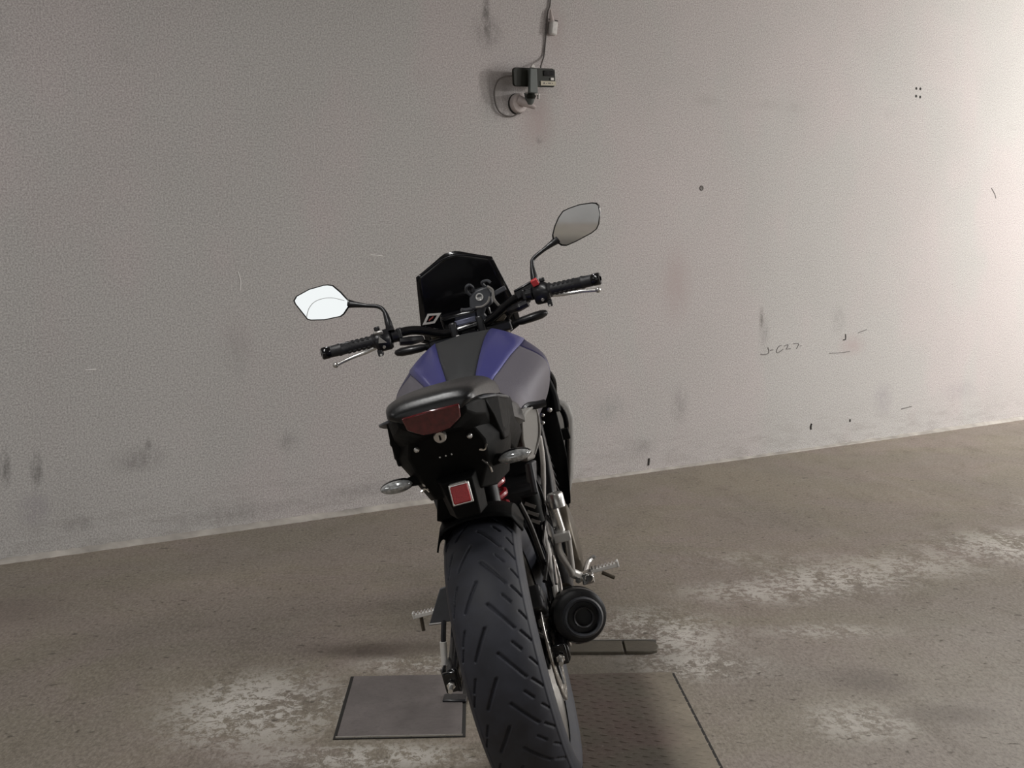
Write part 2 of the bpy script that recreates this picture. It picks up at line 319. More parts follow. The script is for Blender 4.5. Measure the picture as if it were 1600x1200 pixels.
for st in [[(4.045, 0.572), (4.076, 0.569), (4.108, 0.576), (4.102, 0.607)], [(4.118, 0.59), (4.143, 0.591)], [(4.209, 0.613), (4.186, 0.606), (4.171, 0.587), (4.175, 0.573), (4.195, 0.577), (4.222, 0.59)], [(4.23, 0.607), (4.245, 0.611), (4.262, 0.613), (4.256, 0.598), (4.246, 0.59), (4.282, 0.591)], [(4.306, 0.617), (4.331, 0.618), (4.348, 0.612), (4.331, 0.587)], [(4.363, 0.601), (4.37, 0.602)]]:
    mb.tube([(p[0], -0.0003, p[1]) for p in st], 0.0026, 6, 4)
on_wall('pencil_scribble', mb, M['pencil'], 'faint handwritten scribble reading J-C27')

# ------------------------------------------------------------------ floor covers
def ground(name, loc, rz, label, cat): return empty(name, loc, (0, 0, rz), label, cat)
g = ground('floor_hatch', (-0.285, 3.195, 0), R(1.6), 'small flat dark grey steel hatch set in the floor left of the rear tyre', 'hatch')
MB().box((0, 0, 0.0005), (0.318, 0.452, 0.004)).build('joint', M['dark'], g, label='dark open joint')
MB().box((0, 0, 0.003), (0.300, 0.436, 0.006)).build('plate', M['hatch'], g, bev=0.0015)
MB().box((0, -0.221, 0.0035), (0.306, 0.004, 0.006)).build('rim_edge', M['alu'], g)
g = ground('chequered_cover', (0.300, 2.90, 0), R(2.5), 'wide worn chequered trench cover right of the rear tyre, stained dark red', 'cover')
MB().box((0.004, 0, 0.0005), (0.316, 1.034, 0.004)).build('joint', M['dark'], g, label='dark open joint')
MB().box((0, 0, 0.003), (0.308, 1.03, 0.006)).build('plate', M['chequer'], g, bev=0.0015)
mb = MB(); k = 0
for i in range(-7, 8):
    for j in range(-22, 23):
        x, y = i * 0.0205, j * 0.0226
        if (i + j) % 2 == 0: continue
        a = R(18) if i % 2 else R(-18); w, h = 0.0150, 0.0042
        ca, sa = math.cos(a), math.sin(a)
        P = [(-w, 0), (-w * .4, -h), (w * .4, -h), (w, 0), (w * .4, h), (-w * .4, h)]
        base = [(x + px * ca - py * sa, y + px * sa + py * ca, 0.0055) for px, py in P]
        top = [(x + 0.55 * (px * ca - py * sa), y + 0.55 * (px * sa + py * ca), 0.0073) for px, py in P]
        mb.loft([base, top])
mb.build('raised_tread', M['chequer'], g, kind='stuff')
g = ground('metal_strip', (-0.03, 3.648, 0), R(-0.8), 'long narrow dark steel strip with round end lying across under the motorcycle', 'strip')
def strip(x0, x1, rnd):
    P = [(x0, -0.052)] + ([(x1 - 0.03, -0.052), (x1 - 0.008, -0.038), (x1, 0), (x1 - 0.008, 0.038), (x1 - 0.03, 0.052)] if rnd else [(x1, -0.052), (x1, 0.052)]) + [(x0, 0.052)]
    return MB().prism([(a, b, 0.0) for a, b in P], (0, 0, 0.010))
strip(-0.05, 0.347, False).build('strip_piece', M['strip'], g, bev=0.002); strip(0.353, 0.452, True).build('strip_piece', M['strip'], g, bev=0.002)
MB().box((0.20, 0.053, 0.006), (0.50, 0.004, 0.012)).build('rim_edge', M['greyplas'], g)

# ------------------------------------------------------------------ things on the wall
def wp(s, z, off=0.0): return WA + Vector((math.cos(WROT), math.sin(WROT), 0)) * s + Vector((math.sin(WROT), -math.cos(WROT), 0)) * off + Vector((0, 0, z))
# local frame of these: x along the wall, -y out of the wall, z up
g = empty('wall_socket', wp(2.412, 1.844), (0, 0, WROT), 'round pinkish white socket with angled arm below the phone on the wall', 'socket')
MB().lathe([(0.046, 0), (0.046, 0.018), (0.040, 0.026), (0.020, 0.028)], (0, 0, 0), (0, -1, 0), 28).build('socket_base', M['pinkish'], g)
MB().lathe([(0.049, 0), (0.049, 0.004)], (-0.003, 0.0, -0.002), (0, -1, 0), 28).build('socket_ring', M['dark'], g, label='dark shadow gap ring')
MB().tube([(0.0, -0.02, 0.012), (0.018, -0.045, 0.0), (0.055, -0.07, -0.022)], [0.026, 0.020, 0.008], 12).build('arm', M['pinkish'], g)
MB().tube([(0.030, -0.06, -0.008), (0.028, -0.065, 0.02), (0.022, -0.07, 0.045)], [0.013, 0.024, 0.026], 12).build('post', M['holder'], g)
MB().box((0.038, -0.075, 0.040), (0.075, 0.02, 0.006), (0, R(4), 0)).box((0.066, -0.08, 0.030), (0.008, 0.012, 0.026)).build('bracket', M['plug'], g, bev=0.002)
g = empty('phone_holder', wp(2.432, 1.905, 0.055), (0, 0, WROT), 'grey green clamp standing up in front of the wall phone', 'holder')
MB().box((0.0, -0.045, 0.035), (0.050, 0.018, 0.115), None, 0.82).build('clamp_jaw', M['holder'], g, bev=0.005)
MB().prism([(-0.014, -0.05, 0.094), (0.014, -0.05, 0.094), (0.004, -0.05, 0.110), (-0.004, -0.05, 0.110)], (0, 0.012, 0)).build('clamp_tip', M['plug'], g, bev=0.002)
MB().lathe([(0.018, 0), (0.024, 0.010), (0.016, 0.024)], (0.0, -0.03, -0.045), (0, 0, 1), 18).build('ball_joint', M['device'], g)
ph = empty('wall_phone', wp(2.459, 1.960, 0.070), (0, R(-2.5), WROT), 'dark olive phone held sideways by the wall clamp', 'phone')
pts = []
W2, H2, rr = 0.120, 0.043, 0.015
for cx, cz, a0 in ((W2 - rr, H2 - rr, 0), (-W2 + rr, H2 - rr, 90), (-W2 + rr, -H2 + rr, 180), (W2 - rr, -H2 + rr, 270)):
    for k in range(6): pts.append((cx + rr * math.cos(R(a0 + k * 18)), 0.006, cz + rr * math.sin(R(a0 + k * 18))))
MB().prism(pts, (0, -0.013, 0)).build('case', M['device'], ph, bev=0.003)
MB().prism([(0.122, 0.004, -0.030), (0.125, 0.004, -0.030), (0.125, 0.004, 0.040), (0.122, 0.004, 0.040)], (0, -0.009, 0)).build('end_band', M['plug'], ph)
MB().box((0.083, -0.009, 0.020), (0.062, 0.006, 0.026)).build('camera_block', M['gloss'], ph, bev=0.003)
MB().box((0.100, -0.0095, -0.006), (0.018, 0.004, 0.012)).build('flash', M['plug'], ph, bev=0.001)
lb = MB().box((0.077, -0.0085, -0.026), (0.088, 0.003, 0.020)).build('paper_label', M['cream'], ph, label='cream paper label with faint marks')
MB().box((0.052, -0.0102, -0.026), (0.008, 0.001, 0.007)).box((0.066, -0.0102, -0.027), (0.005, 0.001, 0.004)).box((0.083, -0.0102, -0.026), (0.016, 0.001, 0.005)).box((0.100, -0.0102, -0.026), (0.006, 0.001, 0.004)).build('print', M['cable'], lb)
c1 = MB().tube([wp(2.338, 1.960, 0.066), wp(2.305, 1.955, 0.05), wp(2.284, 1.938, 0.03), wp(2.275, 1.89, 0.012), wp(2.285, 1.83, 0.010), wp(2.315, 1.793, 0.010), wp(2.375, 1.782, 0.012), wp(2.427, 1.812, 0.02)], 0.0036, 8)
tag(c1.build('charging_cable', M['cable']), 'thin grey cable looping from the phone end round the round socket', 'cable')
c2 = MB().tube([wp(2.508, 2.012, 0.058), wp(2.545, 2.045, 0.02), wp(2.567, 2.081, 0.006), wp(2.579, 2.172, 0.006), wp(2.583, 2.217, 0.006), wp(2.590, 2.28, 0.006), wp(2.606, 2.338, 0.006), wp(2.61, 2.6, 0.006), wp(2.61, 3.19, 0.006)], 0.0038, 8)
tag(c2.build('power_cable', M['cable']), 'grey cable running up the wall above the phone', 'cable')
pl = empty('cable_plug', wp(2.612, 2.206, 0.002), (0, 0, WROT), 'small pale rounded plug box hanging beside the cable up the wall', 'plug')
MB().box((0, -0.016, 0), (0.040, 0.028, 0.068), (0, R(7), 0)).build('plug_body', M['plug'], pl, bev=0.009)
MB().tube([(-0.006, -0.016, 0.03), (-0.012, -0.016, 0.06), (-0.010, -0.012, 0.085)], [0.013, 0.008, 0.004], 10).build('plug_neck', M['pinkish'], pl)
MB().tube([(-0.024, -0.014, 0.040), (0.022, -0.024, 0.034)], 0.003, 6, 1).build('tie', M['cable'], pl)

# ------------------------------------------------------------------ MOTORCYCLE (local x forward, y to its left, z up; leaning on its side stand)
bike = empty('motorcycle', (0.0798, 2.6703, 0.004), (R(-14.7), 0, R(90 - 2.127)), 'blue and black naked motorcycle leaning on its side stand, seen from behind', 'motorcycle')
def P_(name, mb, m, bev=0, label=None, parent=None, **k): return mb.build(name, M[m], parent or bike, bev=bev, label=label, **k)

# ---- rear wheel
AX = Vector((0, 0, 0.312))
def tyre(name, centre, Ro, Wd, N, grooves, parent):
    ph_ = np.linspace(-math.pi / 2, math.pi / 2, 97 if grooves else 21)
    b = 0.060 * Wd / 0.08
    y = Wd * np.sin(ph_); r = (Ro - b) + b * np.cos(ph_)
    # tread edge crease
    r = r + np.where(np.abs(np.abs(ph_) - R(62)) < R(3), 0.0015, 0)
    pre = [(-0.80, 0.034), (-0.93, 0.018)]; post = [(0.93, 0.018), (0.80, 0.034)]
    Y = np.concatenate([[a * Wd for a, _ in pre], y, [a * Wd for a, _ in post]]); RR = np.concatenate([[Ro - b - d for _, d in pre], r, [Ro - b - d for _, d in post]])
    n = len(Y); th = np.linspace(0, 2 * np.pi, N, endpoint=False)
    rad = np.repeat(RR[None, :], N, 0); YY = np.repeat(Y[None, :], N, 0)
    if grooves:
        pitch = 2 * math.pi * 0.31 / 20; s = (th * 0.31)[:, None] % pitch
        arc = np.concatenate([[-0.2, -0.2], Wd * ph_ * 0.92, [0.2, 0.2]])[None, :]   # width coordinate measured along the carcass
        segs = [(0.0, -0.004, 0.056, -0.043, .0024), (0.064, -0.054, 0.086, -0.074, .0022), (0.082, -0.033, 0.100, -0.047, .0022), (0.022, -0.060, 0.040, -0.075, .0018),
                (0.044, 0.010, 0.102, 0.042, .0024), (0.038, 0.052, 0.066, 0.064, .0022), (0.074, 0.066, 0.096, 0.076, .0020)]
        dep = np.zeros_like(rad)
        for s0, a0, s1, a1, w in segs:
            for o in (-pitch, 0, pitch):
                dx, da = s1 - s0, a1 - a0; L2 = dx * dx + da * da
                tt = np.clip(((s + o - s0) * dx + (arc - a0) * da) / L2, 0, 1)
                d = np.hypot(s + o - s0 - tt * dx, arc - a0 - tt * da)
                dep = np.maximum(dep, np.clip((w - d) / 0.0010 + 0.5, 0, 1))
        rad = rad - dep * 0.0055
    ang = -th                                              # groove direction runs downwards at the rear
    X = -rad * np.cos(ang)[:, None] + centre[0]; Z = rad * np.sin(ang)[:, None] + centre[2]
    V = np.stack([X, YY + centre[1], Z], -1).reshape(-1, 3)
    i, j = np.meshgrid(np.arange(N), np.arange(n - 1), indexing='ij'); i2 = (i + 1) % N
    F = np.stack([i * n + j, i * n + j + 1, i2 * n + j + 1, i2 * n + j], -1).reshape(-1, 4)
    me = bpy.data.meshes.new(name); me.vertices.add(len(V)); me.vertices.foreach_set('co', V.ravel()); me.loops.add(F.size); me.loops.foreach_set('vertex_index', F.ravel().astype(np.int32))
    me.polygons.add(len(F)); me.polygons.foreach_set('loop_start', np.arange(0, F.size, 4, dtype=np.int32)); me.update(calc_edges=True); me.validate()
    me.flip_normals() if False else None
    me.polygons.foreach_set('use_smooth', [True] * len(me.polygons)); me.materials.append(M['tyre'])
    o = bpy.data.objects.new(name, me); col.objects.link(o); o.parent = parent; return o

def wheel(name, c, rimr, hw, parent):
    c = Vector(c); mb = MB()
    mb.lathe([(rimr + .006, -hw - .004), (rimr + .008, -hw), (rimr - .006, -hw + .004), (rimr - .022, -hw + .016), (rimr - .028, 0), (rimr - .022, hw - .016), (rimr - .006, hw - .004), (rimr + .008, hw), (rimr + .006, hw + .004), (rimr + .001, hw + .004),
              (rimr - .012, hw - .004), (rimr - .032, hw - .018), (rimr - .038, 0), (rimr - .032, -hw + .018), (rimr - .012, -hw + .004), (rimr + .001, -hw - .004)], c, (0, 1, 0), 72, True)
    w = P_(name, mb, 'rim', parent=parent)
    for sg in (1, -1): P_('rim_lip', MB().lathe([(rimr + .0085, sg * hw - .001), (rimr + .0085, sg * (hw + .003)), (rimr + .006, sg * (hw + .0046)), (rimr + .004, sg * (hw + .003))], c, (0, 1, 0), 96, True), 'pale', parent=w)
    mb = MB()
    for k in range(5):
        for dd in (-10, 10):
            a, b2 = R(72 * k + dd * 0.4), R(72 * k + dd * 1.3)
            p0 = c + Vector((math.cos(a) * 0.045, 0, math.sin(a) * 0.045)); p1 = c + Vector((math.cos(b2) * (rimr - .032), 0, math.sin(b2) * (rimr - .032)))
            mb.tube([p0, p0.lerp(p1, .5) + Vector((0, 0, 0)), p1], [.018, .011, .013], 8, 2)
    mb.lathe([(0.03, -hw - .012), (0.052, -hw - .004), (0.046, -.02), (0.046, .02), (0.052, hw + .004), (0.03, hw + .012)], c, (0, 1, 0), 32)
    P_('spokes', mb, 'satin', parent=w)
    return w
def disc(c, ri, ro, ys, parent, label=None):
    c = Vector(c); mb = MB(); n = 96; rs = np.linspace(ri, ro, 6)
    vs_ = [(c.x + r * math.cos(2 * math.pi * k / n), c.y, c.z + r * math.sin(2 * math.pi * k / n)) for r in rs for k in range(n)]
    fs = []
    for i in range(5):
        for k in range(n):
            if i in (1, 2, 3) and (k + i * 2) % 8 == 0: continue
            k2 = (k + 1) % n; fs.append((i * n + k, i * n + k2, (i + 1) * n + k2, (i + 1) * n + k))
    mb.add(vs_, fs); d = P_('brake_disc', mb, 'disc', parent=parent, solid=0.005, label=label)
    mb = MB()
    for k in range(5):
        a = R(72 * k + 20); mb.tube([c + Vector((math.cos(a) * .03, 0.004, math.sin(a) * .03)), c + Vector((math.cos(a + .25) * (ri + .006), 0.002, math.sin(a + .25) * (ri + .006)))], .009, 8, 1)
    mb.lathe([(.042, -.004), (.042, .004)], c, (0, 1, 0), 28)
    return d, mb
rw = wheel('rear_wheel', AX, 0.2185, 0.062, bike)
tyre('rear_tyre', AX, 0.312, 0.083, 1000, True, rw)
d, mb = disc((0, -0.083, 0.312), 0.082, 0.122, 0, rw); P_('disc_carrier', mb, 'satin', parent=rw)
mb = MB().lathe([(0.03, 0), (0.095, 0), (0.095, .006), (0.03, .006)], (0, 0.088, 0.312), (0, 1, 0), 40)
for k in range(40):
    a = 2 * math.pi * k / 40; mb.box((0.099 * math.cos(a), 0.091, 0.312 + 0.099 * math.sin(a)), (.010, .006, .008), (0, -a, 0))
P_('sprocket', mb, 'steel', parent=rw)
P_('axle_nut', MB().lathe([(.017, 0), (.017, .004), (.0135, .005), (.0135, .016), (.009, .018), (.009, .026)], (0, -0.118, .312), (0, -1, 0), 6), 'steel', .001, parent=rw)
P_('axle_nut', MB().lathe([(.016, 0), (.016, .004), (.0125, .005), (.0125, .016), (.008, .018), (.008, .024)], (0, 0.142, .312), (0, 1, 0), 6), 'steel', .001, parent=rw)

# ---- swingarm with adjusters, chain
def sec(c, w, h, k=10):
    c = Vector(c); return [c + Vector((0, w / 2 * (abs(math.cos(a)) ** .5) * (1 if math.cos(a) > 0 else -1), h / 2 * (abs(math.sin(a)) ** .5) * (1 if math.sin(a) > 0 else -1))) for a in [2 * math.pi * (i + .5) / k for i in range(k)]]
sw = P_('swingarm', MB().loft([sec((.54, -.105, .44), .05, .10), sec((.40, -.104, .455), .034, .085), sec((.26, -.107, .445), .030, .070), sec((.15, -.108, .415), .028, .058), (sec((.06, -.107, .355), .028, .052)), sec((-.01, -.106, .318), .028, .050), sec((-.075, -.106, .308), .028, .044)])
        .loft([sec((.54, .115, .43), .05, .09), sec((.36, .118, .40), .034, .07), sec((.18, .122, .362), .032, .060), sec((.03, .128, .322), .030, .052), sec((-.075, .130, .312), .028, .044)])
        .box((.48, 0, .43), (.08, .24, .09)), 'gloss', .002, 'gloss black swingarm')
for y in (-.100, .136):
    P_('end_cap', MB().box((-.078, y, .309), (.012, .030, .044)), 'gloss', .003, parent=sw)
    P_('adjuster_bolt', MB().cyl((-.07, y, .306), (-.120, y, .302), .0052, n=12), 'alu', parent=sw)
    P_('lock_nut', MB().lathe([(.0095, 0), (.0095, .010)], (-.088, y, .305), (-1, 0, 0), 6), 'steel', .001, parent=sw)
    P_('adjuster_plate', MB().box((-.02, y - (.018 if y < 0 else -.018), .312), (.07, .004, .030)), 'cast', .002, parent=sw)
P_('swingarm_highlight', MB().tube([(.34, -.108, .492), (.26, -.112, .474), (.16, -.1145, .446), (.09, -.114, .404), (.03, -.1125, .356), (-.03, -.111, .332)], [.005, .006, .0075, .0075, .006, .004], 12, flat=.8), 'pale', parent=sw, label='pale strip standing in for the highlight along the swingarm')  # pale tube in place of the light glinting along the black swingarm
# rear caliper, hose, guard
P_('rear_caliper', MB().box((-.055, -.072, .425), (.085, .048, .050), (0, R(28), 0)).box((-.01, -.078, .400), (.05, .036, .055), (0, R(20), 0)).cyl((-.075, -.05, .440), (-.075, -.098, .440), .018, n=16), 'cast', .004, 'dark brake caliper')
P_('caliper_pin', MB().cyl((-.106, -.040, .437), (-.106, -.066, .434), .0055, n=10), 'pale')
P_('caliper_bracket', MB().tube([(-.03, -.085, .40), (-.012, -.078, .35), (0, -.088, .318)], [.014, .012, .02], 10), 'alu')
P_('caliper_bolt', MB().cyl((-.085, -.05, .385), (-.045, -.075, .345), .007, n=10).ball((-.085, -.05, .385), .011, 10), 'alu')
P_('brake_hose', MB().tube([(-.03, -.105, .455), (.05, -.118, .485), (.14, -.112, .50), (.26, -.118, .515), (.33, -.125, .56), (.34, -.115, .63)], .0045, 8), 'gloss')
P_('brake_hose', MB().tube([(.02, -.124, .43), (.08, -.128, .47), (.13, -.126, .46), (.10, -.128, .415), (.04, -.126, .39)], .0032, 8), 'steel')
P_('chain_guard', MB().prism([(.15, .188, .379), (.15, .130, .372), (.15, .120, .455), (.15, .143, .452)], (.008, 0, 0)), 'mount', .002, 'grey chain guard plate')
P_('guard_lip', MB().tube([(.148, .188, .379), (.148, .165, .376), (.148, .150, .374)], .0028, 6, 1), 'greyplas')
mb = MB()
for k in range(46):
    for top in (0, 1):
        t_ = k / 45; p = Vector((.52, .093, .46 if top else .39)).lerp(Vector((0, .093, .312 + (.098 if top else -.098))), t_)
        mb.box(p, (.013, .014, .011))
P_('drive_chain', mb, 'darkmetal', kind='stuff')
# ---- hugger and tail fender
rings = []
for k in range(15):
    a = R(77 + k * 3.5); rr = .327; ring = []
    for q in range(13):
        u = -1 + 2 * q / 12; yy = u * .092; dr = .028 * (abs(u) ** 2.6) + (.026 * max(0, abs(u) - .9) * 10)
        ring.append((-(rr - dr) * math.cos(a), yy, .312 + (rr - dr) * math.sin(a)))
    rings.append(ring)
P_('hugger', MB().loft(rings, False, False), 'black', solid=.004, label='black rear mudguard hugging the tyre')
P_('hugger_stay', MB().tube([(-.02, -.096, .63), (.01, -.104, .57), (.03, -.108, .50), (.06, -.11, .42)], .006, 8), 'satin')
# shock absorber
pts = [(.085 + .12 * t_ / 60 + .034 * math.cos(t_ * .63), -.024 + .034 * math.sin(t_ * .63), .535 + .15 * t_ / 60) for t_ in range(61)]
P_('shock_spring', MB().tube(pts, .0075, 8, 1), 'spring', label='red shock spring')
P_('shock_body', MB().cyl((.07, -.028, .54), (.22, -.028, .79), .020, n=16), 'darkmetal')
P_('fender_flap', MB().loft([[(-.09, .055, .705), (-.09, .000, .705), (.0, .010, .74), (.10, .066, .74)], [(-.050, .078, .640), (-.050, .010, .640), (.02, .020, .64), (.12, .085, .60)]]), 'black', .003)
P_('reservoir', MB().cyl((.2, -.105, .60), (.2, -.104, .535), .021, n=18), 'black')
P_('reservoir_stripe', MB().box((.181, -.103, .580), (.004, .026, .008), (R(35), 0, 0)).box((.181, -.104, .560), (.004, .028, .008), (R(35), 0, 0)).box((.181, -.105, .541), (.004, .022, .008), (R(35), 0, 0)), 'greyplas')

# ---- seat (rider and pillion)
def seatring(x, w, zt, zb, dip=0.012, n=16):
    ring = []
    for k in range(n + 1):
        a = math.pi * k / n; cy = math.cos(a); sy = math.sin(a)
        ring.append((x, w * math.copysign(abs(cy) ** .62, cy), zb + (zt - zb) * (abs(sy) ** .55)))
    ring += [(x, -w * .8, zb - .012), (x, w * .8, zb - .012)]
    return ring
P_('pillion_seat', MB().loft([seatring(-.266, .068, .899, .891), seatring(-.263, .077, .908, .892), seatring(-.252, .085, .916, .892), seatring(-.225, .091, .9215, .891), seatring(-.17, .100, .923, .886), seatring(-.08, .108, .920, .874), seatring(.02, .112, .914, .860), seatring(.09, .112, .902, .85), seatring(.125, .108, .876, .84)]), 'seat', ang=50, label='black vinyl pillion seat')
P_('rider_seat', MB().loft([seatring(.10, .118, .880, .80), seatring(.14, .132, .856, .785), seatring(.22, .140, .836, .765), seatring(.30, .130, .828, .755), seatring(.38, .105, .838, .755), seatring(.45, .072, .856, .765), seatring(.47, .05, .862, .80)]), 'seat', ang=50)
# ---- tail cowl
def cowl(x, w, zt, zm, zb, wb):
    return [(x, -w * .86, zt), (x, w * .86, zt), (x, w, zt - .012), (x, w * .97, zm), (x, wb, zb), (x, -wb, zb), (x, -w * .97, zm), (x, -w, zt - .012)]
P_('tail_cowl', MB().loft([cowl(-.262, .068, .893, .872, .846, .030), cowl(-.235, .083, .895, .858, .842, .05), cowl(-.19, .098, .892, .85, .825, .07), cowl(-.10, .112, .882, .82, .78, .09), cowl(.0, .122, .868, .80, .76, .10), cowl(.12, .128, .85, .77, .74, .10), cowl(.24, .128, .80, .74, .70, .10), cowl(.36, .118, .77, .72, .68, .09)]), 'black', .003)
for s in (1, -1):
    def wing(x, y0, y1, z, th): return [(x, s * y0, z), (x, s * y1, z - .006), (x, s * (y1 + .001), z - .012), (x, s * (y1 - .006), z - th), (x, s * y0, z - th * .6)]
    P_('grab_rail', MB().loft([wing(-.205, .070, .088, .892, .008), wing(-.185, .074, .108, .889, .011), wing(-.150, .080, .1225, .884, .014), wing(-.09, .09, .127, .874, .014), wing(0, .095, .129, .862, .014), wing(.09, .095, .127, .850, .012)]), 'mount', .002, label='dark grey grab rail')
    P_('side_fairing', MB().prism([(-.19, s * .098, .886), (-.15, s * .119, .878), (.02, s * .127, .856), (.06, s * .122, .80), (-.06, s * .116, .775), (-.125, s * .113, .782), (-.165, s * .110, .84)], (.0, -s * .02, 0)), 'black', .004)
P_('tail_light', MB().loft([[(-.274, .057, .8895), (-.278, .0, .8915), (-.274, -.057, .8895), (-.268, -.053, .864), (-.262, -.027, .847), (-.264, 0, .845), (-.262, .027, .847), (-.268, .053, .864)],
                          [(-.24, .058, .8905), (-.24, .0, .892), (-.24, -.058, .8905), (-.23, -.054, .863), (-.22, -.027, .845), (-.22, 0, .843), (-.22, .027, .845), (-.23, .054, .863)]]), 'redlens', .003, 'dark red tail light lens')
# undertail
P_('undertail', MB().loft([[(-.215, .06, .848), (-.215, -.06, .848), (-.10, -.115, .86), (.05, -.115, .86), (.05, .115, .86), (-.10, .115, .86)],
                         [(-.185, .078, .80), (-.185, -.078, .80), (-.12, -.116, .80), (.06, -.116, .78), (.06, .116, .78), (-.12, .116, .80)],
                         [(-.16, .072, .755), (-.16, -.072, .755), (-.11, -.096, .755), (.08, -.105, .74), (.08, .105, .74), (-.11, .096, .755)],
                         [(-.14, .055, .700), (-.14, -.040, .700), (-.09, -.070, .690), (.10, -.085, .68), (.10, .085, .68), (-.09, .070, .690)]]), 'black', .004)
P_('seat_lock', MB().lathe([(.0125, 0), (.0125, .010), (.0105, .012)], (-.222, 0, .8345), (-1, 0, -.25), 24), 'alu', label='round seat lock')
P_('lock_slot', MB().box((-.2345, 0, .8315), (.003, .0036, .011), (0, R(14), 0)), 'dark')
bolts = [(-.200, .055, .816), (-.200, -.053, .816), (-.172, .018, .787), (-.172, .006, .787), (-.172, -.006, .787), (-.150, .052, .755), (-.150, .070, .758), (-.150, -.045, .757), (-.145, .066, .738), (-.148, -.072, .785)]
for k, (x, y, z) in enumerate(bolts):
    r = .003 if k in (2, 3, 4) else .0055
    P_('bolt', MB().lathe([(r, 0), (r, .008), (r * .5, .0105)], (x + .004, y, z), (-1, 0, 0), 10), 'alu')
for pts in ([(-.180, -.062, .783), (-.180, -.072, .780), (-.178, -.078, .790)], [(-.168, -.060, .760), (-.165, -.070, .745), (-.162, -.072, .73)], [(-.155, .076, .725), (-.155, .066, .730), (-.155, .060, .722)]):
    P_('wire_clip', MB().tube(pts, .0026, 6), 'steel')
P_('plate_bracket', MB().loft([[(-.185, .030, .735), (-.185, -.034, .735), (-.13, -.05, .75), (-.13, .05, .75)], [(-.170, .018, .655), (-.170, -.030, .655), (-.10, -.04, .655), (-.10, .04, .655)]]), 'black', .003)
rf = P_('reflector', MB().box((-.200, -.005, .709), (.008, .036, .036), (0, R(8), 0)), 'reflect', .003, 'red rear reflector')
P_('reflector_frame', MB().box((-.194, -.005, .709), (.010, .042, .043), (0, R(8), 0)).box((-.199, -.005, .7315), (.010, .034, .004)), 'alu', .002, parent=rf)
# indicators
for s in (1, -1):
    ind = P_('turn_signal', MB().ball((-.148, s * .1225, .747), (.016, .0335, .0125), 16), 'clear', label='clear oblong turn signal')
    P_('signal_body', MB().ball((-.138, s * .1225, .747), (.017, .0355, .0145), 16), 'gloss', parent=ind)
    P_('signal_stalk', MB().tube([(-.125, s * .07, .748), (-.135, s * .10, .748)], [.014, .009], 10, 1), 'black', parent=ind)
    P_('reflector_core', MB().box((-.158, s * .128, .7475), (.006, .018, .007)), 'white', .002, parent=ind)

# ---- tank
TX = [.38, .45, .50, .60, .70, .80, .88, .93]
TP = np.array([
 [(0, .842), (.030, .838), (.062, .822), (.112, .790), (.120, .740), (.095, .69)],
 [(0, .873), (.036, .868), (.074, .852), (.122, .812), (.132, .752), (.10, .69)],
 [(0, .897), (.042, .888), (.092, .866), (.150, .822), (.152, .755), (.115, .69)],
 [(0, .932), (.055, .921), (.124, .889), (.186, .840), (.176, .765), (.125, .69)],
 [(0, .953), (.066, .944), (.150, .902), (.205, .846), (.190, .770), (.13, .69)],
 [(0, .962), (.077, .955), (.158, .906), (.198, .852), (.182, .780), (.13, .70)],
 [(0, .950), (.080, .946), (.150, .900), (.175, .850), (.160, .790), (.12, .72)],
 [(0, .915), (.070, .912), (.120, .880), (.140, .840), (.130, .80), (.10, .76)]])
def interp(A, n):
    m = len(A); out = []
    for i in range(m - 1):
        p0, p1, p2, p3 = A[max(i - 1, 0)], A[i], A[i + 1], A[min(i + 2, m - 1)]
        for k in range(n):
            t_ = k / n; out.append(.5 * (2 * p1 + (p2 - p0) * t_ + (2 * p0 - 5 * p1 + 4 * p2 - p3) * t_ ** 2 + (3 * p1 - p0 - 3 * p2 + p3) * t_ ** 3))
    out.append(A[-1]); return np.array(out)
TXi = interp(np.array(TX)[:, None], 6)[:, 0]; TPi = interp(TP, 6)
def strip_(lo, hi, s, sub=6, crown=0.0, x0=0, x1=9):
    rows = []
    for x, pr in zip(TXi, TPi):
        if not x0 <= x <= x1: continue
        q = pr[lo:hi + 1]
        if hi - lo > 1: q = interp(q, sub)
        else: q = np.array([q[0] + (q[1] - q[0]) * k / 4 + np.array([0, crown * math.sin(math.pi * k / 4)]) for k in range(5)])
        rows.append([(x, s * p[0], p[1]) for p in q])
    return rows
rows = [[(x, -p[1], p[2]) for (x, p) in []]]
full = []
for a, b2 in zip(strip_(0, 1, 1), strip_(0, 1, -1)): full.append(list(reversed(b2)) + a[1:])
tank = P_('fuel_tank', MB().loft(full, False, False), 'panel', solid=.006, label='black grained centre panel of the tank')
for s in (1, -1):
    P_('blue_panel', MB().loft(strip_(1, 2, s, crown=.004), False, False), 'blue', solid=.010, parent=tank, label='blue tank stripe')
    xs_ = min(TXi, key=lambda q: abs(q - .675))
    P_('side_panel', MB().loft(strip_(2, 5, s, x1=xs_ + 1e-4), False, False), 'navy', solid=.006, parent=tank, label='graphite grey tank side')
    P_('side_shroud', MB().loft(strip_(2, 5, s, x0=xs_ - 1e-4), False, False), 'tankdark', solid=.006, parent=tank, label='deep blue front edge of the tank side')
P_('tank_cap_screw', MB().lathe([(.005, 0), (.004, .004)], (.80, .012, .962), (0, 0, 1), 12), 'white', parent=tank)
P_('tank_front', MB().box((.89, 0, .83), (.10, .20, .17)), 'black', .01)
